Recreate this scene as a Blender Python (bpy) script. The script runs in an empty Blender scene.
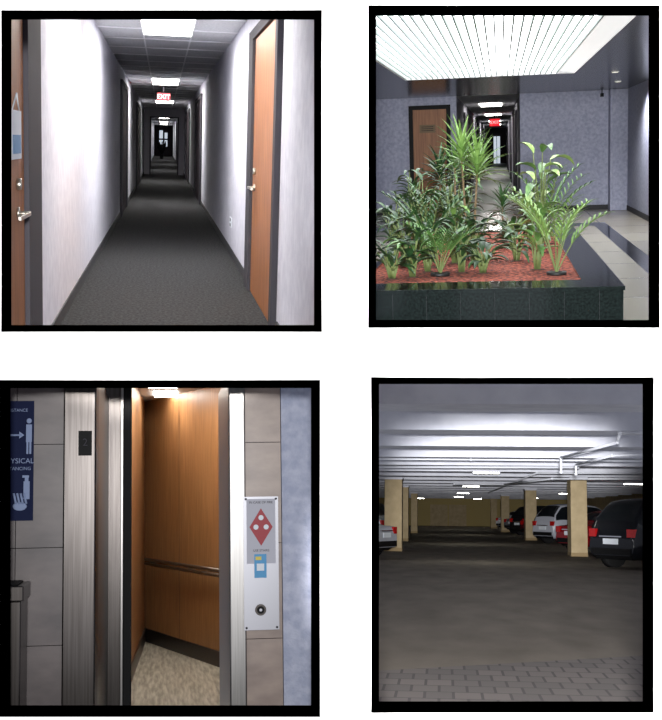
import bpy, bmesh, math, random
from mathutils import Matrix, Vector
random.seed(7)
scene=bpy.context.scene
scene.view_settings.view_transform='Standard'
F=1200.0

# ---------------------------------------------------------------- materials
def lin(c):
    out=[]
    for v in c:
        v=v/255.0
        out.append(v/12.92 if v<=0.04045 else ((v+0.055)/1.055)**2.4)
    return (out[0],out[1],out[2],1)
def mat(name,c,rough=0.6,metal=0.0,c2=None,scale=(8,8,8),ns=1.0,bump=0.0,bscale=None,emit=0,detail=4,spec=0.5,ramp=(0.35,0.65)):
    m=bpy.data.materials.new(name); m.use_nodes=True
    nt=m.node_tree; b=nt.nodes['Principled BSDF']
    b.inputs['Base Color'].default_value=lin(c)
    b.inputs['Roughness'].default_value=rough
    b.inputs['Metallic'].default_value=metal
    b.inputs['Specular IOR Level'].default_value=spec
    if emit:
        b.inputs['Emission Color'].default_value=lin(c)
        b.inputs['Emission Strength'].default_value=emit
    if c2 or bump:
        tc=nt.nodes.new('ShaderNodeTexCoord'); mp=nt.nodes.new('ShaderNodeMapping')
        mp.inputs['Scale'].default_value=scale
        nt.links.new(tc.outputs['Object'],mp.inputs['Vector'])
        n=nt.nodes.new('ShaderNodeTexNoise'); n.inputs['Scale'].default_value=ns; n.inputs['Detail'].default_value=detail
        nt.links.new(mp.outputs[0],n.inputs['Vector'])
        if c2:
            r=nt.nodes.new('ShaderNodeValToRGB')
            r.color_ramp.elements[0].position=ramp[0]; r.color_ramp.elements[1].position=ramp[1]
            r.color_ramp.elements[0].color=lin(c); r.color_ramp.elements[1].color=lin(c2)
            nt.links.new(n.outputs['Fac'],r.inputs['Fac']); nt.links.new(r.outputs[0],b.inputs['Base Color'])
        if bump:
            n2=n
            if bscale:
                n2=nt.nodes.new('ShaderNodeTexNoise'); n2.inputs['Scale'].default_value=bscale
                nt.links.new(tc.outputs['Object'],n2.inputs['Vector'])
            bp=nt.nodes.new('ShaderNodeBump'); bp.inputs['Strength'].default_value=bump; bp.inputs['Distance'].default_value=0.02
            nt.links.new(n2.outputs['Fac'],bp.inputs['Height']); nt.links.new(bp.outputs[0],b.inputs['Normal'])
    return m
def brickmat(name,c,c2,mortar,scale,bw,bh,msize,rough,rot=0,offset=0.5):
    m=bpy.data.materials.new(name); m.use_nodes=True
    nt=m.node_tree; b=nt.nodes['Principled BSDF']; b.inputs['Roughness'].default_value=rough
    tc=nt.nodes.new('ShaderNodeTexCoord'); mp=nt.nodes.new('ShaderNodeMapping'); mp.inputs['Rotation'].default_value=(0,0,rot)
    nt.links.new(tc.outputs['Object'],mp.inputs['Vector'])
    k=nt.nodes.new('ShaderNodeTexBrick'); k.offset=offset
    k.inputs['Color1'].default_value=lin(c); k.inputs['Color2'].default_value=lin(c2); k.inputs['Mortar'].default_value=lin(mortar)
    k.inputs['Scale'].default_value=scale; k.inputs['Brick Width'].default_value=bw; k.inputs['Row Height'].default_value=bh; k.inputs['Mortar Size'].default_value=msize
    nt.links.new(mp.outputs[0],k.inputs['Vector']); nt.links.new(k.outputs['Color'],b.inputs['Base Color'])
    return m

# ---------------------------------------------------------------- mesh builder
class MB:
    def __init__(s): s.bm=bmesh.new(); s.mats=[]
    def mi(s,m):
        if m not in s.mats: s.mats.append(m)
        return s.mats.index(m)
    def face(s,pts,m,smooth=False):
        vs=[s.bm.verts.new(p) for p in pts]
        f=s.bm.faces.new(vs); f.material_index=s.mi(m); f.smooth=smooth; return f
    def box(s,x0,x1,y0,y1,z0,z1,m,T=None):
        x0,x1=min(x0,x1),max(x0,x1); y0,y1=min(y0,y1),max(y0,y1); z0,z1=min(z0,z1),max(z0,z1)
        c=[(x0,y0,z0),(x1,y0,z0),(x1,y1,z0),(x0,y1,z0),(x0,y0,z1),(x1,y0,z1),(x1,y1,z1),(x0,y1,z1)]
        if T: c=[T@Vector(p) for p in c]
        v=[s.bm.verts.new(p) for p in c]; i=s.mi(m)
        for q in [(0,3,2,1),(4,5,6,7),(0,1,5,4),(1,2,6,5),(2,3,7,6),(3,0,4,7)]:
            f=s.bm.faces.new([v[k] for k in q]); f.material_index=i
    def prism(s,poly,z0,z1,m):   # polygon in xy (ccw)
        i=s.mi(m)
        a=[s.bm.verts.new((p[0],p[1],z0)) for p in poly]; b=[s.bm.verts.new((p[0],p[1],z1)) for p in poly]
        s.bm.faces.new(a[::-1]).material_index=i; s.bm.faces.new(b).material_index=i
        n=len(poly)
        for k in range(n):
            s.bm.faces.new([a[k],a[(k+1)%n],b[(k+1)%n],b[k]]).material_index=i
    def cyl(s,p0,p1,r0,m,r1=None,seg=12,caps=True):
        p0=Vector(p0); p1=Vector(p1); r1=r0 if r1 is None else r1
        d=(p1-p0).normalized(); a=d.orthogonal().normalized(); b=d.cross(a); i=s.mi(m)
        A=[];B=[]
        for k in range(seg):
            t=2*math.pi*k/seg; o=a*math.cos(t)+b*math.sin(t)
            A.append(s.bm.verts.new(p0+o*r0)); B.append(s.bm.verts.new(p1+o*r1))
        for k in range(seg):
            f=s.bm.faces.new([A[k],A[(k+1)%seg],B[(k+1)%seg],B[k]]); f.material_index=i; f.smooth=True
        if caps:
            s.bm.faces.new(A[::-1]).material_index=i; s.bm.faces.new(B).material_index=i
    def tube(s,pts,r,m,seg=8):
        for a,b in zip(pts[:-1],pts[1:]): s.cyl(a,b,r,m,seg=seg)
    def ball(s,c,r,m,sc=(1,1,1)):
        T=Matrix.Translation(c)@Matrix.Diagonal((r*sc[0],r*sc[1],r*sc[2],1))
        res=bmesh.ops.create_uvsphere(s.bm,u_segments=12,v_segments=8,radius=1,matrix=T); i=s.mi(m)
        for v in res['verts']:
            for f in v.link_faces: f.material_index=i; f.smooth=True
    def text(s,body,size,T,m,ex=0.0005):
        cu=bpy.data.curves.new('t','FONT'); cu.body=body; cu.size=size; cu.align_x='CENTER'; cu.align_y='CENTER'; cu.extrude=ex
        ob=bpy.data.objects.new('t',cu); scene.collection.objects.link(ob)
        dg=bpy.context.evaluated_depsgraph_get(); me=bpy.data.meshes.new_from_object(ob.evaluated_get(dg))
        me.transform(T); n=len(s.bm.faces); s.bm.from_mesh(me); s.bm.faces.ensure_lookup_table(); i=s.mi(m)
        for f in s.bm.faces[n:]: f.material_index=i
        bpy.data.objects.remove(ob); bpy.data.curves.remove(cu); bpy.data.meshes.remove(me)
    def done(s,name,M=None,bevel=0,sub=0,normals=True):
        if normals: bmesh.ops.recalc_face_normals(s.bm,faces=s.bm.faces)
        xs=[v.co for v in s.bm.verts]
        c=Vector(((min(p.x for p in xs)+max(p.x for p in xs))/2,(min(p.y for p in xs)+max(p.y for p in xs))/2,min(p.z for p in xs)))
        bmesh.ops.translate(s.bm,verts=s.bm.verts,vec=-c)
        me=bpy.data.meshes.new(name); s.bm.to_mesh(me); s.bm.free()
        for m in s.mats: me.materials.append(m)
        ob=bpy.data.objects.new(name,me); scene.collection.objects.link(ob)
        ob.matrix_world=(M or Matrix())@Matrix.Translation(c)
        if bevel:
            b=ob.modifiers.new('bevel','BEVEL'); b.width=bevel; b.segments=2; b.limit_method='ANGLE'
        if sub:
            b=ob.modifiers.new('sub','SUBSURF'); b.levels=sub; b.render_levels=sub
        return ob
FRONT=Matrix.Rotation(math.pi/2,4,'X')    # text plane faces -y
def at(x,y,z): return Matrix.Translation((x,y,z))@FRONT

def room(dx,dz,roll=0):
    yaw=math.atan2(dx,1); pitch=math.atan2(dz,math.hypot(1,dx))
    return Matrix.Rotation(-yaw,4,'Z')@Matrix.Rotation(pitch,4,'X')@Matrix.Rotation(math.radians(roll),4,'Y')

def simple(name,M,boxes,**k):
    b=MB()
    for bx in boxes: b.box(*bx)
    return b.done(name,M,**k)

# ================================================================ gallery wall + frames
white=mat('self_lit_white_wall',(255,255,255),0.9,emit=1.0)  # wall is no lamp; emission in its material keeps it pure white
black=mat('black_frame',(0,0,0),1.0,spec=0.0)
dark=mat('dark_backing',(12,12,12),0.9)  # unseen sheet added to keep the wall's glow out of the rooms
D=4.5
P=[((-1.234,-.034,.105,1.309),(-1.2075,-.0638,.131,1.286)),
   ((.139,1.23,.12,1.3275),(.169,1.2,.15,1.301)),
   ((-1.241,-.041,-1.335,-.075),(-1.211,-.075,-1.305,-.105)),
   ((.15,1.2075,-1.32,-.064),(.18,1.1775,-1.29,-.09))]
Q=[(-3,.05,.02,2.5),(.05,3,.02,2.5),(-3,.05,-2.5,.02),(.05,3,-2.5,.02)]
wb=MB()
for (o,i),q in zip(P,Q):
    h=((o[0]+i[0])/2,(o[1]+i[1])/2,(o[2]+i[2])/2,(o[3]+i[3])/2)
    for (a,b_,c,d) in [(q[0],h[0],q[2],q[3]),(h[1],q[1],q[2],q[3]),(h[0],h[1],q[2],h[2]),(h[0],h[1],h[3],q[3])]:
        wb.box(a,b_,D,D+.004,c,d,white); wb.box(a,b_,D+.005,D+.03,c,d,dark)
wb.done('wall_front')
for o,i in P:
    b=MB(); y0,y1=D-.012,D+.035
    O=[(o[0],o[2]),(o[1],o[2]),(o[1],o[3]),(o[0],o[3])]; I=[(i[0],i[2]),(i[1],i[2]),(i[1],i[3]),(i[0],i[3])]
    for k in range(4):
        n=(k+1)%4
        pts=[O[k],O[n],I[n],I[k]]
        f=[(p[0],y0,p[1]) for p in pts]; g=[(p[0],y1,p[1]) for p in pts]
        b.face(f,black); b.face(g[::-1],black)
        for a in range(4):
            c=(a+1)%4; b.face([f[a],g[a],g[c],f[c]],black)
    b.done('picture_frame')

# ================================================================ shared materials
lav=mat('lavender_plaster',(212,212,222),0.85,c2=(198,198,210),scale=(1,1,1),ns=9,bump=0.2,bscale=60)
lavdim=mat('dim_plaster',(160,158,168),0.95,spec=.05)  # darker copy of the plaster, dimness of the far walls put into its colour
lav2=mat('lavender_wallcover',(188,191,210),0.85,c2=(160,164,188),scale=(1,1,1),ns=16,bump=0.4,bscale=50)
woodo=mat('orange_oak',(162,102,50),0.5,c2=(132,78,34),scale=(18,6,0.8),ns=2)
gtrim=mat('grey_steel_trim',(62,60,66),0.8,spec=.2)
base=mat('dark_vinyl_base',(46,46,50),0.7)
carpet=mat('charcoal_carpet',(65,65,66),0.95,c2=(42,43,44),scale=(1,.5,1),ns=40,bump=0.5,bscale=200,spec=0.1)
ctile=mat('ceiling_tile',(205,206,208),0.9,c2=(184,185,189),scale=(1,1,1),ns=30)
cgrid=mat('ceiling_grid',(235,235,238),0.7)
lamp=mat('lit_diffuser',(255,252,245),0.5,emit=22)
lampdim=mat('lit_diffuser_dim',(255,252,245),0.5,emit=15)
steel=mat('brushed_steel',(150,148,146),0.34,1.0,c2=(136,134,132),scale=(60,60,1),ns=3)
brass=mat('satin_nickel',(190,186,176),0.3,1.0)
blk=mat('black_plastic',(14,14,15),0.6,spec=.2)
redglow=mat('red_sign',(230,20,40),0.5,emit=1.0)
whitep=mat('white_paper',(228,234,240),0.7)
paperb=mat('blue_print',(120,160,200),0.7)
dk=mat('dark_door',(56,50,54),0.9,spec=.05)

# ================================================================ CORRIDOR
C=room(-.140,.1833,0.6)
xl,xr,fz,cz=-.82,.924,-1.5,1.37
def rbox(name,M,*a,**k): return simple(name,M,[a],**k)
rbox('floor',C,xl,xr,9.0,118,fz-.05,fz,carpet)
rbox('wall_left',C,xl-.1,xl,5.4,118,fz,cz,lav)
rbox('wall_right',C,xr,xr+.1,6.6,118,fz,cz,lav)
rbox('ceiling',C,xl,xr,8.6,118,cz,cz+.05,ctile)
g=MB()
for x in (-.27,.36): g.box(x-.012,x+.012,8.7,118,cz-.006,cz,cgrid)
y=9.3
while y<110:
    g.box(xl,xr,y-.05,y+.05,cz-.008,cz,cgrid); y+=1.6
g.done('ceiling_grid',C)
for y in (9.2,13.3,27.8,43,60,76,92,106):  # unseen nearest panel and extra far panels are added to brighten the corridor
    lm=lamp if y<50 else lampdim
    b=MB(); b.box(-.26,.35,y,y+3.1,cz-.012,cz-.002,lm)
    for (x0,x1,a,c) in [(-.28,-.26,y-.05,y+3.15),(.35,.37,y-.05,y+3.15),(-.26,.35,y-.05,y),(-.26,.35,y+3.1,y+3.15)]:
        b.box(x0,x1,a,c,cz-.02,cz-.002,cgrid)
    b.done('ceiling_light',C)
rbox('baseboard_left',C,xl,xl+.012,8.3,118,fz,fz+.1,base)
simple('baseboard_right',C,[(xr-.012,xr,8.0,9.5,fz,fz+.1,base),(xr-.012,xr,13.0,118,fz,fz+.1,base)])
def sidedoor(name,side,y0,y1,leafmat,knobfar=True,extras=True,tw=.55):
    b=MB(); X=xl if side<0 else xr; s=1 if side<0 else -1
    top=1.02
    b.box(X,X+s*.02,y0,y1,fz,top,leafmat)
    b.box(X,X+s*.05,y1,y1+tw,fz,top+.1,gtrim)
    b.box(X,X+s*.05,y0-tw*.35,y0,fz,top+.1,gtrim)
    b.box(X,X+s*.05,y0,y1,top,top+.1,gtrim)
    if extras:
        yk=y1-.35 if knobfar else y0+.35
        xx=X+s*.02
        b.cyl((xx,yk,-.27),(xx+s*.025,yk,-.27),.032,brass,seg=16)
        b.cyl((xx,yk,-.43),(xx+s*.015,yk,-.43),.035,brass,seg=16)
        b.cyl((xx,yk,-.43),(xx+s*.07,yk,-.43),.013,brass)
        b.box(xx+s*.055,xx+s*.075,yk-.45,yk+.02,-.442,-.418,brass)
    return b.done(name,C,bevel=.004)
sidedoor('door_1',1,9.8,12.3,woodo)
d=sidedoor('door_2',-1,5.6,7.25,woodo,tw=.75)
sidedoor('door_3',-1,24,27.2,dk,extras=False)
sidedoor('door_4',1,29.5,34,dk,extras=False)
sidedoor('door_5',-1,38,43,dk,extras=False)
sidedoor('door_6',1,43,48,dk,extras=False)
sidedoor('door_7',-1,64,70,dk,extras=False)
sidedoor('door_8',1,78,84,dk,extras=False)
# door hanger bag
b=MB(); x=xl+.028
b.box(x,x+.008,6.55,7.0,-.13,.13,whitep); b.box(x+.008,x+.011,6.6,6.95,-.10,-.0,paperb); b.tube([(x+.004,6.62,.13),(x+.01,6.77,.22),(x+.004,6.93,.13)],.004,whitep)
b.done('door_hanger_flyer',C)
# outlet
b=MB(); b.box(xr-.008,xr,16.2,16.6,-1.13,-1.0,whitep); b.box(xr-.011,xr-.008,16.33,16.47,-1.12,-1.08,gtrim); b.box(xr-.011,xr-.008,16.33,16.47,-1.05,-1.01,gtrim)
b.done('wall_outlet',C)
# exit sign
b=MB(); b.box(-.16,.17,31,31.06,.96,1.16,blk); b.box(-.15,.16,30.98,31,.97,1.15,redglow); b.cyl((0,31.03,1.16),(0,31.03,cz),.02,gtrim)
exl=mat('exit_letters',(255,215,215),.5,emit=1)
b.text('EXIT',.16,at(.005,30.97,1.06),exl); b.done('exit_sign',C)
# cross frame (open doorway) and lobby end
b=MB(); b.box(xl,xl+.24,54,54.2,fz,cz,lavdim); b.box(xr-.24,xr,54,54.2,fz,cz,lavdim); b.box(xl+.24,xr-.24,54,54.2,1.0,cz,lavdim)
b.box(xl+.24,xl+.30,53.95,54.25,fz,1.0,gtrim); b.box(xr-.3,xr-.24,53.95,54.25,fz,1.0,gtrim); b.box(xl+.24,xr-.24,53.95,54.25,.95,1.0,gtrim)
b.done('doorway_frame',C)
glow=mat('bright_window',(205,215,228),.5,emit=.9)
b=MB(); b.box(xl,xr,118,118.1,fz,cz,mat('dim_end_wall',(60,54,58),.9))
b.box(-.35,-.02,117.95,118,-.4,.9,glow); b.box(.15,.42,117.95,118,-.6,.7,glow)
b.box(-.4,-.35,117.9,118,fz,.95,gtrim); b.box(-.02,.15,117.9,118,fz,.95,gtrim); b.box(.42,.47,117.9,118,fz,.95,gtrim); b.box(-.35,.42,117.9,118,-.0,.15,gtrim)
b.done('wall_end',C)
# shrub near the corridor end, painted black to read as a silhouette
b=MB()
for k in range(14):
    a=k*2.4; b.cyl((-.1,100,-1.2),(-.1+.35*math.cos(a),100+.3*math.sin(a),-.35+.25*math.sin(k)),.015,blk,.045,seg=5)
b.cyl((-.1,100,fz),(-.1,100,-1.15),.12,blk,.16); b.done('potted_shrub',C)

# ================================================================ leaves
def leaf(b,p,az,el,L,W,droop,m,seg=5,fold=.25):
    p=Vector(p); i=b.mi(m); rows=[]
    side=Vector((-math.sin(az),math.cos(az),0))
    for k in range(seg+1):
        t=k/seg; e=el-droop*t
        w=W*max(.04,math.sin(math.pi*min(1,(t*.92+.05))**.8))
        d=Vector((math.cos(az)*math.cos(e),math.sin(az)*math.cos(e),math.sin(e)))
        up=side.cross(d)
        rows.append([b.bm.verts.new(p-side*w/2-up*w*fold),b.bm.verts.new(p),b.bm.verts.new(p+side*w/2-up*w*fold)])
        p=p+d*(L/seg)
    for k in range(seg):
        for j in (0,1):
            f=b.bm.faces.new([rows[k][j],rows[k][j+1],rows[k+1][j+1],rows[k+1][j]]); f.material_index=i; f.smooth=True
greens=[mat('leaf_%d'%i,c,0.45,c2=c2,scale=(1,1,1),ns=12) for i,(c,c2) in enumerate([((30,58,28),(52,88,44)),((62,98,48),(92,132,66)),((22,46,26),(40,72,36)),((128,160,84),(160,188,112)),((84,118,54),(124,156,84))])]
stemm=mat('plant_stem',(96,110,62),.6); canem=mat('plant_cane',(110,92,66),.8)
potm=mat('black_pot',(20,22,22),.5); soilm=mat('potting_soil',(70,44,34),.95)
def pot(b,x,y,z,r=.06,h=.008):
    b.cyl((x,y,z),(x,y,z+h),r*.96,soilm,r*.6,16)
    if h>.02: b.cyl((x,y,z),(x,y,z+h),r*.98,potm,r*1.02,16)
def dracaena(x,y,z,H,m,n=34,L=.34,W=.03,heads=1):
    b=MB(); pot(b,x,y,z)
    for h in range(heads):
        ox=(h-(heads-1)/2)*.14; hh=H*(1-.12*h)
        b.cyl((x+ox*.3,y,z),(x+ox,y,z+hh-.12),.012,canem,.009,8)
        for k in range(n):
            t=k/n; leaf(b,(x+ox,y,z+hh-.2+.14*t),k*2.4,.15+1.25*t+random.uniform(-.1,.1),L*random.uniform(.8,1.1),W,.9-.5*t,m,5)
    b.done('potted_dracaena',L_,normals=False)
def broadleaf(x,y,z,H,ms,n=16,L=.2,W=.07,spread=.14):
    b=MB(); pot(b,x,y,z)
    for k in range(n):
        a=k*2.4+random.random(); t=.3+.7*(k+1)/n
        px,py=x+math.cos(a)*spread*random.uniform(.3,1)*t,y+math.sin(a)*spread*t*1.6; pz=z+.06+(H-.1)*t*random.uniform(.75,1)-.06
        b.tube([(x+math.cos(a)*.02,y,z),(x+(px-x)*.5,y+(py-y)*.5,z+.02+(pz-z-.02)*.6),(px,py,pz)],.005,stemm,5)
        leaf(b,(px,py,pz),a,random.uniform(.2,1.0),L*random.uniform(.7,1.25),W,random.uniform(.8,1.6),random.choice(ms),5)
    b.done('potted_foliage_plant',L_,normals=False)
def palm(x,y,z,H,m,n=9,h=.025):
    b=MB(); pot(b,x,y,z,.08,h)
    for k in range(n):
        a=k*2.4+.3; e=1.45-random.uniform(0,.35); p=Vector((x,y,z+.01)); Ls=H*random.uniform(.75,1.1); seg=12
        prev=p
        for j in range(seg):
            t=j/seg; ee=e-.9*t*t
            d=Vector((math.cos(a)*math.cos(ee),math.sin(a)*math.cos(ee),math.sin(ee)))
            q=prev+d*Ls/seg; b.cyl(prev,q,.006*(1-t*.6),stemm,seg=5,caps=False); prev=q
            if t>.25:
                for sg in (1,-1): leaf(b,q,a+sg*1.0,ee*.6+.25,.17*(1.2-t*.6),.018,.7,m,3)
    b.done('potted_palm',L_,normals=False)

# ================================================================ LOBBY
L_=room(.1408,.1817,-0.6)
gran=mat('black_granite',(12,16,16),0.1,c2=(24,32,31),scale=(1,1,1),ns=60)
granB=mat('black_granite_tile',(10,14,14),0.1)
stone=brickmat('beige_stone_tile',(172,166,152),(160,154,142),(120,116,106),1,.9,1.6,.012,.25,offset=0)
blackceil=mat('black_gloss_ceiling',(18,22,23),0.2,spec=.35)
mulch=mat('red_mulch',(176,88,66),0.95,c2=(84,40,32),scale=(1,.7,1),ns=30,bump=1.0,bscale=50,ramp=(.42,.58))
bz=26.5
b=MB(); b.prism([(-1.4,9.6),(1.3,9.6),(2.64,15),(2.64,bz),(-2.7,bz),(-2.7,14)],-1.56,-1.5,stone); b.done('floor',L_)
bands=MB()
bands.prism([(1.62,12.0),(1.86,12.9),(1.86,21.5),(1.62,21.5)],-1.5,-1.497,granB)
bands.box(-2.6,1.86,21.5,22.3,-1.5,-1.497,granB)
bands.done('floor_inlay_band',L_)
b=MB(); b.box(-2.7,2.7,19.3,bz,1.0,1.06,blackceil); b.prism([(1.14,9.5),(1.6,9.5),(2.7,15),(2.7,19.3),(1.14,19.3)],1.0,1.06,blackceil)
b.prism([(-1.46,9.5),(-1.46,19.3),(-2.7,19.3),(-2.7,14)],1.0,1.06,blackceil); b.done('ceiling',L_)
sky=mat('luminous_panel',(250,252,255),.5,emit=6)
slat=mat('louvre_slat',(150,160,155),.6)
b=MB(); b.box(-1.5,1.2,9.0,19.4,1.12,1.14,sky)
x=-1.44
while x<.86:
    b.box(x,x+.014,9.0,19.3,1.0,1.05,slat); x+=.082
b.face([(.88,9,1.05),(1.14,9,1.0),(1.14,19.3,1.0),(.88,19.3,1.05)],mat('cove_white',(250,250,250),.6,emit=.7))  # cove is no lamp; its brightness is put in as emission
b.box(-1.46,1.14,19.15,19.3,1.0,1.1,cgrid); b.box(-1.46,-1.43,9,19.3,1.0,1.1,cgrid)
b.done('luminous_ceiling_panel',L_)
dlens=mat('lamp_lens',(255,250,230),.4,emit=1.0)
for (x,y) in [(1.75,19.2),(2.1,22.5)]:
    b=MB(); b.cyl((x,y,.985),(x,y,1.0),.06,cgrid,seg=20); b.cyl((x,y,.98),(x,y,.986),.045,dlens,seg=20); b.done('recessed_downlight',L_)
ox0,ox1=-.92,.43
b=MB(); b.box(-2.7,ox0,bz,bz+.15,-1.5,1.0,lav2); b.box(ox1,2.64,bz,bz+.15,-1.5,1.0,lav2); b.done('wall_back',L_)
rbox('wall_right',L_,2.64,2.75,17.5,bz,-1.5,1.0,lav2)
rbox('pilaster',L_,2.28,2.635,bz-.5,bz-.002,-1.498,.995,lav2)
rbox('wall_left',L_,-2.85,-2.7,17.5,bz,-1.5,1.0,lav2)
simple('baseboard_back',L_,[(ox1,2.28,bz-.02,bz,-1.5,-1.4,base),(-2.7,-1.95,bz-.02,bz,-1.5,-1.4,base),(-1.08,ox0,bz-.02,bz,-1.5,-1.4,base)])
rbox('baseboard_right',L_,2.62,2.64,17.5,bz-.5,-1.5,-1.4,base)
rbox('downpipe',L_,2.33,2.38,bz-.56,bz-.51,-1.495,.99,lav2)
b=MB(); b.box(-1.86,-1.14,bz-.03,bz,-1.5,.74,woodo); b.box(-1.95,-1.86,bz-.06,bz,-1.5,.83,blk); b.box(-1.14,-1.05,bz-.06,bz,-1.5,.83,blk); b.box(-1.86,-1.14,bz-.06,bz,.74,.83,blk)
b.box(-1.72,-1.38,bz-.035,bz-.03,.25,.42,mat('door_plaque',(110,80,30),.5)); b.cyl((-1.22,bz-.03,-.45),(-1.22,bz-.1,-.45),.03,brass)
for i in range(3): b.box(-1.68,-1.42,bz-.037,bz-.035,.29+.04*i,.302+.04*i,blk)
b.done('door_1',L_)
# rear corridor
rfl=mat('rear_corridor_floor',(80,88,82),.5)
rbox('floor',L_,ox0,ox1,bz,88,-1.56,-1.5,rfl)
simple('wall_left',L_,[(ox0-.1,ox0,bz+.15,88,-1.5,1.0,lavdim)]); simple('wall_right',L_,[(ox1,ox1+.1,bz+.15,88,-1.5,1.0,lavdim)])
rbox('ceiling',L_,ox0,ox1,bz,88,1.0,1.05,ctile)
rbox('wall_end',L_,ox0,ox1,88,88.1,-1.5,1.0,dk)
for y in (32,44,58,70): 
    rbox('ceiling_light',L_,-.52,.05,y,y+2.6,.985,.998,lampdim)
for i,(y0,y1) in enumerate([(32,36),(46,50),(62,68)]):
    for s,X in ((1,ox0),(-1,ox1)):
        simple('door_%d'%(2+i),L_,[(X,X+s*.03,y0,y1,-1.5,.7,dk),(X,X+s*.05,y0-.6,y0,-1.5,.78,gtrim),(X,X+s*.05,y1,y1+.6,-1.5,.78,gtrim)])
b=MB(); b.box(-.35,.0,43,43.05,.55,.8,redglow); b.cyl((-.17,43.02,.8),(-.17,43.02,1.0),.02,gtrim)
b.text('EXIT',.15,at(-.175,42.98,.675),exl); b.done('exit_sign',L_)
b=MB(); b.box(-.45,.0,87.9,88,-1.5,.4,glow); b.box(-.5,-.45,87.85,88,-1.5,.45,blk); b.box(.0,.05,87.85,88,-1.5,.45,blk); b.box(-.25,-.21,87.85,87.9,-1.5,.4,blk); b.done('door_6',L_)
b=MB(); b.box(2.1,2.16,bz-.3,bz-.1,.86,.93,blk); b.cyl((2.13,bz-.35,.895),(2.13,bz-.3,.895),.022,blk); b.box(2.12,2.14,bz-.2,bz-.17,.93,.999,blk); b.done('security_camera',L_)
# planter
pz=-1.05; px0=-1.14
b=MB(); b.box(px0+.05,.87,8.8,9.0,-1.5,pz-.03,gran); b.box(.75,.87,9.0,15,-1.5,pz-.03,gran); b.box(px0+.05,.75,14.8,15,-1.5,pz-.03,gran); b.box(px0,px0+.1,8.8,15,-1.5,pz-.03,gran)
b.box(px0,.88,8.78,9.25,pz-.03,pz,gran); b.box(.6,.88,9.25,15.02,pz-.03,pz,gran); b.box(px0,.6,14.6,15.02,pz-.03,pz,gran); b.box(px0,px0+.06,9.25,14.6,pz-.03,pz,gran)
for i in range(8): b.box(-1.05+i*.25,-1.0485+i*.25,8.797,8.8,-1.5,pz-.03,base)
b.box(px0+.06,.75,9.0,14.8,-1.3,pz-.02,mulch)
b.done('granite_planter',L_,bevel=.006)
sz=pz-.02
dracaena(-.28,11.2,sz,1.06,greens[4],n=50,L=.36,W=.026,heads=2)
dracaena(-.62,12.6,sz,.88,greens[2],n=34,L=.30,W=.034)
dracaena(.02,13.2,sz,.5,greens[0],n=30,L=.25,W=.03)
dracaena(-.45,12.2,sz,.95,greens[1],n=30,L=.32,W=.028)
broadleaf(.38,11.8,sz,1.14,[greens[1],greens[3]],22,.26,.10,.14)
broadleaf(.30,10.2,sz,.62,[greens[1],greens[4]],20,.2,.06,.12)
palm(.44,9.8,sz,.74,greens[4],10)
palm(-.62,10.6,sz,.72,greens[0],10,.008)
palm(.48,12.8,sz,.9,greens[1],9,.008)
palm(-.5,9.9,sz,.5,greens[1],8)
for (x,y,H,ms) in [(-.85,10.7,.65,0),(-.72,11.6,.85,0),(-.33,10.1,.55,0),(-.84,12.3,.88,2),(-.72,9.8,.45,1),(-.15,10.0,.36,2),(-.24,10.8,.6,0),(-.46,11.6,.85,1),(-1.0,11.4,.7,2),(.14,11.0,.4,0),(-.6,13.8,1.0,2),(.12,12.4,.45,1),(-.95,13.4,.95,0),(.32,13.6,.7,2),(-.88,9.7,.4,0),(-.42,10.9,.7,4),(-.55,12.9,.9,0),(-.4,13.9,.8,0),(-.62,10.2,.55,2)]:
    broadleaf(x,y,sz,H,[greens[ms],greens[0],greens[2]],28,.2,.052,.14)

# ================================================================ ELEVATOR
E=room(-.1425,-.1083,0)
marble=mat('beige_marble',(178,160,148),.35,c2=(148,132,124),scale=(1,1,2),ns=5,detail=8)
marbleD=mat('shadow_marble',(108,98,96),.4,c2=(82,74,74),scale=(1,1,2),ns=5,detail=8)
woodp=mat('oak_veneer',(168,124,80),.45,c2=(126,86,52),scale=(40,40,1.4),ns=2.2,detail=8,ramp=(.3,.7))
kick=mat('bronze_kick',(60,50,46),.35,.6)
carfl=mat('car_floor_tile',(192,188,174),.35,c2=(128,122,108),scale=(14,1.2,1),ns=3,detail=8)
yw=5.23
b=MB()
zz=[-1.1,-.64,-.235,.2,.5]
for a,c in zip(zz[:-1],zz[1:]): b.box(.366,.521,yw,yw+.06,a+.0015,c-.0015,marble)
b.box(.36,.8,yw+.03,yw+.12,-1.1,.5,gtrim); b.box(.524,.80,yw-.005,yw+.06,-1.1,.5,mat('lav_textured',(192,196,214),.85,c2=(168,174,196),scale=(1,1,1),ns=25,bump=.3,bscale=70))
b.done('wall_right',E)
b=MB()
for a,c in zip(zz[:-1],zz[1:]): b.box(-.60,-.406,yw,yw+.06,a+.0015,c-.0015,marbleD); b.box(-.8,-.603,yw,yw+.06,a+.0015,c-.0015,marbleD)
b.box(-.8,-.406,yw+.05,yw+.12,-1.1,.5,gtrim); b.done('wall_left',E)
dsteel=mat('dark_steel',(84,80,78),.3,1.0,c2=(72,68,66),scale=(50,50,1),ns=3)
b=MB()
b.prism([(.366,yw-.02),(.366,yw+.1),(.33,6.3),(.302,6.3),(.294,yw-.02)],-1.1,.5,steel)
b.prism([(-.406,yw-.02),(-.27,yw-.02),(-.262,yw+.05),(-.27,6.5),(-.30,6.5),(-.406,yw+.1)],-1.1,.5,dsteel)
b.done('elevator_door_frame',E,bevel=.006)
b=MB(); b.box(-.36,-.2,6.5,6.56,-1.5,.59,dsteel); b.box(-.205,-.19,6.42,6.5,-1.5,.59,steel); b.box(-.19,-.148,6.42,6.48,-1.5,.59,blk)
b.done('elevator_door',E,bevel=.003)
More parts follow.
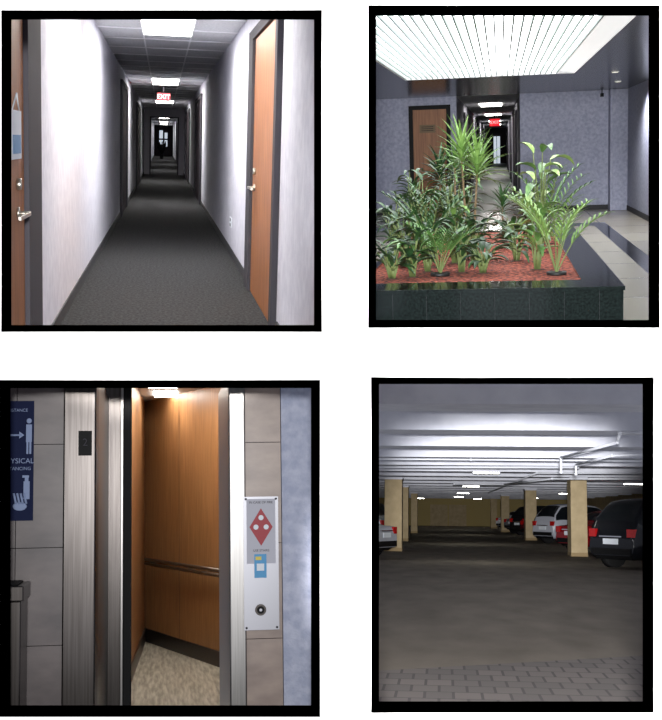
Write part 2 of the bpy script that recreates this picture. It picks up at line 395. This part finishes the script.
b=MB(); b.box(-.343,-.287,yw-.026,yw-.0205,.15,.255,blk); b.text('2',.045,at(-.315,yw-.0265,.205),gtrim); b.done('floor_number_plate',E)
car=MB()
car.prism([(-.153,12.4),(-.153,12.5),(-.36,8.5),(-.27,8.5)],-1.5,.9,woodp)
car.prism([(-.153,12.4),(.84,9.4),(.9,9.5),(-.153,12.5)],-1.5,.9,woodp)
car.box(.84,.9,8.8,9.4,-1.5,.9,woodp)
dv=Vector((.993,-3.0,0)).normalized(); nv=Vector((-dv.y,dv.x,0))*-1
if nv.y>0: nv=-nv
def alongwall(t,o): 
    p=Vector((-.153,12.4,0))+dv*t+nv*o; return p
for t in (1.05,2.1):
    p=alongwall(t,.002); q=alongwall(t+.012,.002); car.face([(p.x,p.y,-1.4),(q.x,q.y,-1.4),(q.x,q.y,.9),(p.x,p.y,.9)],kick)
p=alongwall(0,.012); q=alongwall(3.1,.012); r=alongwall(3.1,0); s_=alongwall(0,0)
car.prism([(p.x,p.y),(q.x,q.y),(r.x,r.y),(s_.x,s_.y)],-1.5,-1.37,kick)
car.prism([(-.155,12.39),(-.27,8.5),(-.26,8.5),(-.14,12.35)],-1.5,-1.37,kick)
car.prism([(-.15,12.5),(-.45,6.6),(.9,6.6),(.9,9.4)],-1.56,-1.5,carfl)
car.prism([(-.15,12.5),(-.36,8.6),(.9,8.6),(.9,9.4)],.9,.95,ctile)
pA=alongwall(.25,.07); pB=alongwall(2.95,.07)
for z in (-.68,-.72): car.cyl((pA.x,pA.y,z),(pB.x,pB.y,z),.016,steel)
for t in (.4,1.5,2.6):
    a=alongwall(t,0); c=alongwall(t,.07); car.cyl((a.x,a.y,-.7),(c.x,c.y,-.7),.012,steel)
carlamp=mat('car_lamp',(255,250,240),.5,emit=18)
car.box(-.1,.15,9.2,10.6,.885,.899,carlamp); car.box(.3,.6,8.7,9.5,.885,.899,carlamp); car.box(-.05,.15,11,11.6,.885,.899,carlamp)
car.done('elevator_car',E)
# call station
em=mat('sign_red',(160,28,44),.5); blu=mat('label_blue',(70,150,200),.5)
plate=mat('plate_steel',(160,160,166),.4,.7)
b=MB(); y=yw-.03
b.box(.355,.505,y,yw-.001,-.60,-.035,plate)
b.box(.368,.492,y-.002,y,-.32,-.045,mat('label_grey',(186,186,196),.6))
cx=.43
b.face([(cx-.05,y-.003,-.165),(cx,y-.003,-.245),(cx+.05,y-.003,-.165),(cx,y-.003,-.085)],em)
for (ax,az) in [(cx,-.125),(cx-.022,-.165),(cx+.022,-.165)]: b.cyl((ax,y-.003,az),(ax,y-.0045,az),.011,whitep,seg=16)
b.text('IN CASE OF FIRE',.014,at(cx,y-.003,-.06),gtrim,.0002); b.text('USE STAIRS',.014,at(cx,y-.003,-.265),gtrim,.0002)
b.box(.40,.452,y-.004,y,-.38,-.28,blu); b.box(.41,.442,y-.005,y-.004,-.35,-.32,whitep); b.box(.405,.43,y-.0052,y-.004,-.305,-.29,mat('label_yellow',(220,200,90),.6))
b.cyl((.425,y,-.515),(.425,y-.008,-.515),.024,dsteel,seg=24); b.cyl((.425,y-.008,-.515),(.425,y-.012,-.515),.016,blk,seg=24); b.cyl((.425,y-.012,-.515),(.425,y-.014,-.515),.006,plate,seg=16)
for (sx,sz2) in [(.365,-.045),(.495,-.045),(.365,-.59),(.495,-.59)]: b.cyl((sx,y,sz2),(sx,y-.003,sz2),.005,gtrim)
b.done('elevator_call_station',E,bevel=.0015)
# poster
navy=mat('poster_navy',(16,26,62),.7,spec=.2); pw=mat('poster_white',(140,155,190),.7)
b=MB(); y=yw-.006; b.box(-.80,-.53,y,yw-.001,-.12,.385,navy)
b.text('PHYSICAL',.03,at(-.595,y-.001,.13),pw); b.text('DISTANCING',.02,at(-.60,y-.001,.098),pw); b.text('KEEP DISTANCE',.018,at(-.62,y-.001,.345),pw)
b.cyl((-.72,y-.001,.24),(-.58,y-.001,.24),.004,pw)
b.face([(-.57,y-.002,.24),(-.59,y-.002,.255),(-.59,y-.002,.225)],pw); b.face([(-.65,y-.002,.24),(-.63,y-.002,.255),(-.63,y-.002,.225)],pw)
b.ball((-.55,y-.001,.30),.011,pw,(1,.1,1)); b.box(-.562,-.538,y-.002,y,.21,.285,pw); b.box(-.560,-.552,y-.002,y,.16,.21,pw); b.box(-.548,-.540,y-.002,y,.16,.21,pw)
b.box(-.57,-.545,y-.002,y,-.03,.045,pw); b.box(-.565,-.55,y-.002,y,.045,.06,pw); b.box(-.575,-.548,y-.002,y,.06,.07,pw)
b.ball((-.585,y-.001,-.06),.03,pw,(1,.05,.6)); 
for k in range(4): b.cyl((-.60+k*.014,y-.001,-.05),(-.61+k*.014,y-.001,-.005),.005,pw)
b.done('health_poster',E)
# waste bin
b=MB(); b.box(-.8,-.545,4.95,5.2,-1.1,-.43,dsteel); b.box(-.8,-.535,4.94,5.21,-.43,-.37,dsteel); b.box(-.76,-.56,4.97,5.17,-.371,-.362,blk); b.done('waste_bin',E,bevel=.008)

# ================================================================ GARAGE
G=room(.0933,-.1258,0)
conc=mat('garage_concrete',(128,121,111),.85,c2=(104,98,89),scale=(1,.35,1),ns=2.0,detail=10,spec=.1,ramp=(.25,.75))
paver=brickmat('brick_paver',(104,97,93),(90,85,82),(66,62,60),1,.22,.34,.012,.85,rot=0)
gwhite=mat('white_painted_concrete',(226,228,236),.7,c2=(212,214,224),scale=(1,1,1),ns=3)
gtan=mat('tan_paint',(196,176,136),.7,c2=(178,158,120),scale=(1,1,1),ns=3)
gdtan=mat('olive_tan_wall',(186,166,110),.8)
gfz,gb=-1.4,1.15
b=MB(); b.prism([(-.75,10.6),(2.1,9.0+3.2),(5.5,28),(12,30),(12,115),(-9,115),(-9,50),(-1.9,24)],gfz-.05,gfz,conc); b.done('floor',G)
b=MB(); b.prism([(-.7,8.6),(1.9,8.6),(2.5,12.72),(-.8,10.65)],gfz-.05,gfz+.001,paver); b.done('floor_paving',G)
b=MB(); b.prism([(-1.0,11),(2.4,11),(6,28),(12,30),(12,115),(-9,115),(-9,50),(-1.9,24)],1.5,1.6,gwhite); b.done('ceiling',G)
y=13.0; n=0
while y<112:
    w0=-.075*y if y<38 else -9
    x1=.21*y if y<30 else 12
    rbox('ceiling_beam',G,max(w0,-9),x1,y,y+1.0,gb,1.5,gwhite); y+=3.8+ y*.03
rbox('wall_end',G,-9,12,115,115.2,gfz,1.5,gdtan)
b=MB(); b.box(-1.2,2.2,114.8,115,gfz,.6,gtan); b.box(.45,.55,114.7,115,gfz,.6,gdtan); b.box(-1.35,-1.2,114.7,115,gfz,.75,gdtan); b.box(2.2,2.35,114.7,115,gfz,.75,gdtan); b.done('door_1',G)
rbox('wall_right',G,12,12.2,30,115,gfz,1.5,gtan); rbox('wall_left',G,-9.2,-9,50,115,gfz,1.5,gtan)
cbase=mat('column_base',(160,138,100),.8)
def column(x0,x1,y0,d=1.1,base_=True):
    b=MB(); b.box(x0,x1,y0,y0+d,gfz,gb-.001,gtan); b.box(x0-.01,x1+.01,y0-.01,y0+d+.01,gfz,gfz+.12,cbase); b.box(x0-.03,x1+.03,y0-.03,y0+d+.03,gb-.08,gb-.001,gwhite); b.done('concrete_column',G,bevel=.01)
column(4.1,4.62,39.5); column(4.1,4.65,61); column(4.0,4.55,84); column(4.0,4.5,102)
column(-2.02,-1.42,42); column(-2.0,-1.6,56); column(-2.0,-1.6,76)
pw2=mat('white_pipe',(225,228,235),.5)
def pipes(name,lst,r=.022):
    b=MB()
    for pts in lst:
        b.tube(pts,r,pw2)
        for p in pts: b.ball(p,r*1.4,pw2)
    b.done(name,G)
pipes('sprinkler_pipe',[[(3.0,17,1.12),(2.45,17,1.1),(2.43,17.1,.98),(2.12,22,.98),(2.12,22,.72)],[(3.3,20,.95),(2.75,20,.93),(2.6,24,.93),(2.6,24,.75)],[(4.2,26,1.1),(.6,26,1.1),(-1.8,26,1.1)],[(5.6,34,1.1),(2.6,34,1.08),(2.6,70,1.08)]])
pipes('drain_pipe',[[(6.5,36,1.0),(3.2,36,.98),(2.2,44,.98),(.4,44,.98)],[(3.3,30,1.1),(-1.9,31,1.1)]],.03)
b=MB(); b.box(6.2,6.6,34,35,.55,1.14,gwhite); b.box(6.22,6.58,33.96,34,.6,1.1,cgrid); b.done('electrical_box',G)
flu=mat('garage_lamp',(255,252,240),.5,emit=24)
for (x,y) in [(1.2,33.5),(1.2,52),(1.2,72),(1.2,92),(7,45),(7,70),(-5,60),(-5,85),(7,95),(-2,105),(3,105)]:  # extra fixtures are added for light, the last pair to brighten the end wall
    b=MB(); b.box(x-.35,x+.35,y,y+.35,1.05,1.07,flu); b.box(x-.38,x+.38,y-.03,y+.38,1.07,1.13,gwhite); b.done('fluorescent_fixture',G)
# cars
glass=mat('car_glass',(22,26,30),.08); tyre=mat('tyre',(18,18,18),.8); rim=mat('alloy_rim',(170,172,176),.3,.8); tail=mat('tail_light',(170,20,20),.25,emit=.05); chrome=mat('chrome',(200,200,205),.15,1.0)
headl=mat('head_lamp',(225,228,235),.15)
def smoothcat(S,n=3):
    out=[]
    for k in range(len(S)-1):
        p0=S[max(k-1,0)];p1=S[k];p2=S[k+1];p3=S[min(k+2,len(S)-1)]
        for q in range(n):
            t=q/n
            out.append((p1[0]+(p2[0]-p1[0])*t,)+tuple(.5*((2*b)+(-a+c)*t+(2*a-5*b+4*c-d)*t*t+(-a+3*b-3*c+d)*t**3)*1 for a,b,c,d in zip(p0[1:],p1[1:],p2[1:],p3[1:])))
    out.append(S[-1]); return out
def carobj(name,X,Y,ang,paint,suv=True):
    b=MB(); H=1.76 if suv else 1.47; w=.92; belt=1.05 if suv else .92
    if suv: S=[(0,.75,.76,.8),(.08,.98,1.0,.84),(.2,belt,1.3,.76),(.55,belt+.02,H-.08,.68),(1.2,belt,H,.7),(2.4,belt-.02,H-.05,.7),(2.95,belt-.03,1.45,.72),(3.4,belt-.06,1.08,.8),(4.1,.93,.99,.8),(4.5,.8,.84,.76),(4.6,.6,.62,.7)]
    else: S=[(0,.7,.72,.8),(.08,.9,.93,.82),(.55,belt,1.0,.8),(1.2,belt,H-.08,.66),(1.8,belt,H,.66),(2.5,belt-.02,H-.04,.66),(3.0,belt-.04,1.18,.72),(3.45,belt-.06,.97,.8),(4.1,.82,.88,.8),(4.5,.7,.74,.76),(4.6,.55,.57,.7)]
    S=smoothcat(S)
    T=Matrix.Translation((X,Y,gfz))@Matrix.Rotation(ang,4,'Z')
    rings=[]; N=len(S)
    for k,(x,zb,zt,wr) in enumerate(S):
        zt=max(zt,zb+.01)
        endt=min(x/.45,(4.6-x)/.7,1); e=.86+.14*math.sin(max(endt,0)*math.pi/2)
        lo=.24 if 0.1<x<4.5 else .34
        ww=w*e; rr=min(wr,ww*.97)
        half=[(ww*.8,lo),(ww*.97,lo+.08),(ww,.55*zb+.1),(ww*.985,.8*zb+.05),(ww*.95,zb),(rr+(ww*.95-rr)*.45,zb+(zt-zb)*.5),(rr,zt-(zt-zb)*.12),(rr*.85,zt-.01),(rr*.4,zt+.015),(0,zt+.02)]
        ring=[(yy,z) for yy,z in half]+[(-yy,z) for yy,z in half[-2::-1]]
        rings.append([b.bm.verts.new(T@Vector((x,yy,z))) for yy,z in ring])
    ip=b.mi(paint); ig=b.mi(glass); n=len(rings[0])
    for k in range(N-1):
        g0=S[k][2]-S[k][1]; g1=S[k+1][2]-S[k+1][1]
        cab=g0>.2 or g1>.2
        sl=abs(S[k][2]-S[k+1][2])/max(.01,S[k+1][0]-S[k][0])
        rise=sl>.42 and cab
        pil=abs((S[k][0]+S[k+1][0])/2-2.0)<.09 or abs((S[k][0]+S[k+1][0])/2-1.1)<.09
        for j in range(n-1):
            f=b.bm.faces.new([rings[k][j],rings[k][j+1],rings[k+1][j+1],rings[k+1][j]]); f.smooth=True
            f.material_index=ip
            if cab and not pil and j in (4,5,n-6,n-7): f.material_index=ig
            if rise and 7<=j<=n-9: f.material_index=ig
        f=b.bm.faces.new([rings[k][0],rings[k+1][0],rings[k+1][n-1],rings[k][n-1]]); f.material_index=b.mi(blk)
    b.bm.faces.new(rings[0]).material_index=ip; b.bm.faces.new(rings[-1]).material_index=ip
    def P(x,y,z): return T@Vector((x,y,z))
    for wx in (.85,3.7):
        for sg in (1,-1):
            b.cyl(P(wx,sg*.70,.34),P(wx,sg*.93,.34),.34,tyre,seg=24); b.cyl(P(wx,sg*.93,.34),P(wx,sg*.945,.34),.23,rim,seg=20)
            for q in range(5):
                a=q*2*math.pi/5; b.cyl(P(wx,sg*.948,.34),P(wx+.2*math.cos(a),sg*.948,.34+.2*math.sin(a)),.022,chrome,seg=6)
            b.cyl(P(wx,sg*.895,.37),P(wx,sg*.918,.37),.39,blk,seg=24)
    zt=.82 if suv else .74
    for sg in (1,-1):
        b.box(.0,.16,sg*.56,sg*.80,zt-.02,zt+.18,tail,T); b.box(4.4,4.58,sg*.45,sg*.70,.6,.72,headl,T); b.box(3.0,3.15,sg*.88,sg*1.04,1.0,1.12,paint,T)
        for dx_ in (1.35,2.35): b.box(dx_,dx_+.18,sg*.90,sg*.925,.86,.89,chrome,T)
    b.box(-.04,.08,-.7,.7,.36,.52,blk,T); b.box(-.03,.02,-.26,.26,.62,.76,whitep,T); b.box(-.03,.04,-.4,.4,.80,.83,chrome,T)
    return b.done(name,G)
blackp=mat('black_paint',(24,26,32),.2,.3); redp=mat('red_paint',(140,20,28),.2,.2); whp=mat('white_paint',(190,194,204),.25); silv=mat('silver_paint',(150,154,160),.25,.5); dkp=mat('maroon_paint',(80,20,26),.25)
R=math.radians
carobj('parked_suv',4.2,31.0,R(35),blackp)
carobj('parked_car',4.35,42.5,R(30),redp,False)
carobj('parked_suv',4.45,55,R(30),whp)
carobj('parked_car',4.6,66,R(30),dkp,False)
carobj('parked_suv',4.4,73,R(30),blackp)
carobj('parked_car',4.4,80,R(30),silv,False)
carobj('parked_car',4.4,92,R(30),whp,False)
carobj('parked_car',-1.62,35.0,R(160),whp,False)
carobj('parked_suv',-2.2,50,R(160),silv)
carobj('parked_car',-2.4,68,R(165),blackp,False)

# ================================================================ lights
def spot(name,tx,tz,power,r=.12,size=20,loc=(0,-.3,.25),col=(1,1,1),blend=.15):  # added unseen fill lights beside the camera, aimed into each room
    l=bpy.data.lights.new(name,'SPOT'); l.energy=power; l.shadow_soft_size=r; l.spot_size=math.radians(size); l.spot_blend=blend; l.color=col
    o=bpy.data.objects.new(name,l); scene.collection.objects.link(o); o.location=loc
    d=Vector((tx,4.5,tz))-Vector(loc); o.rotation_euler=d.to_track_quat('-Z','Y').to_euler()
spot('fill_spot',-.64,.71,3800,col=(1,.98,.95))
spot('fill_spot',.70,.74,8500,size=19.5)
spot('fill_spot',-.64,-.71,560,size=21)
spot('fill_spot',.74,-.76,22000,size=18.6,col=(1,.98,.98),blend=.4)
spot('fill_spot',.69,-.36,26000,size=14,col=(.97,.97,1),blend=.9)  # second cone added to brighten the garage ceiling
for (x,y) in [(1.75,19.2),(2.1,22.5)]:
    l=bpy.data.lights.new('downlight_lamp','SPOT'); l.energy=200; l.spot_size=math.radians(150); l.spot_blend=.6; l.shadow_soft_size=.05
    o=bpy.data.objects.new('downlight_lamp',l); scene.collection.objects.link(o); o.matrix_world=L_@Matrix.Translation((x,y,.95))
w=bpy.data.worlds.new('world'); scene.world=w; w.use_nodes=True
w.node_tree.nodes['Background'].inputs[0].default_value=(.85,.88,1,1); w.node_tree.nodes['Background'].inputs[1].default_value=.4
cam=bpy.data.cameras.new('camera'); cam.sensor_fit='VERTICAL'; cam.sensor_height=36; cam.lens=F/720*36; cam.clip_end=500
co=bpy.data.objects.new('camera',cam); scene.collection.objects.link(co); co.rotation_euler=(math.pi/2,0,0); scene.camera=co
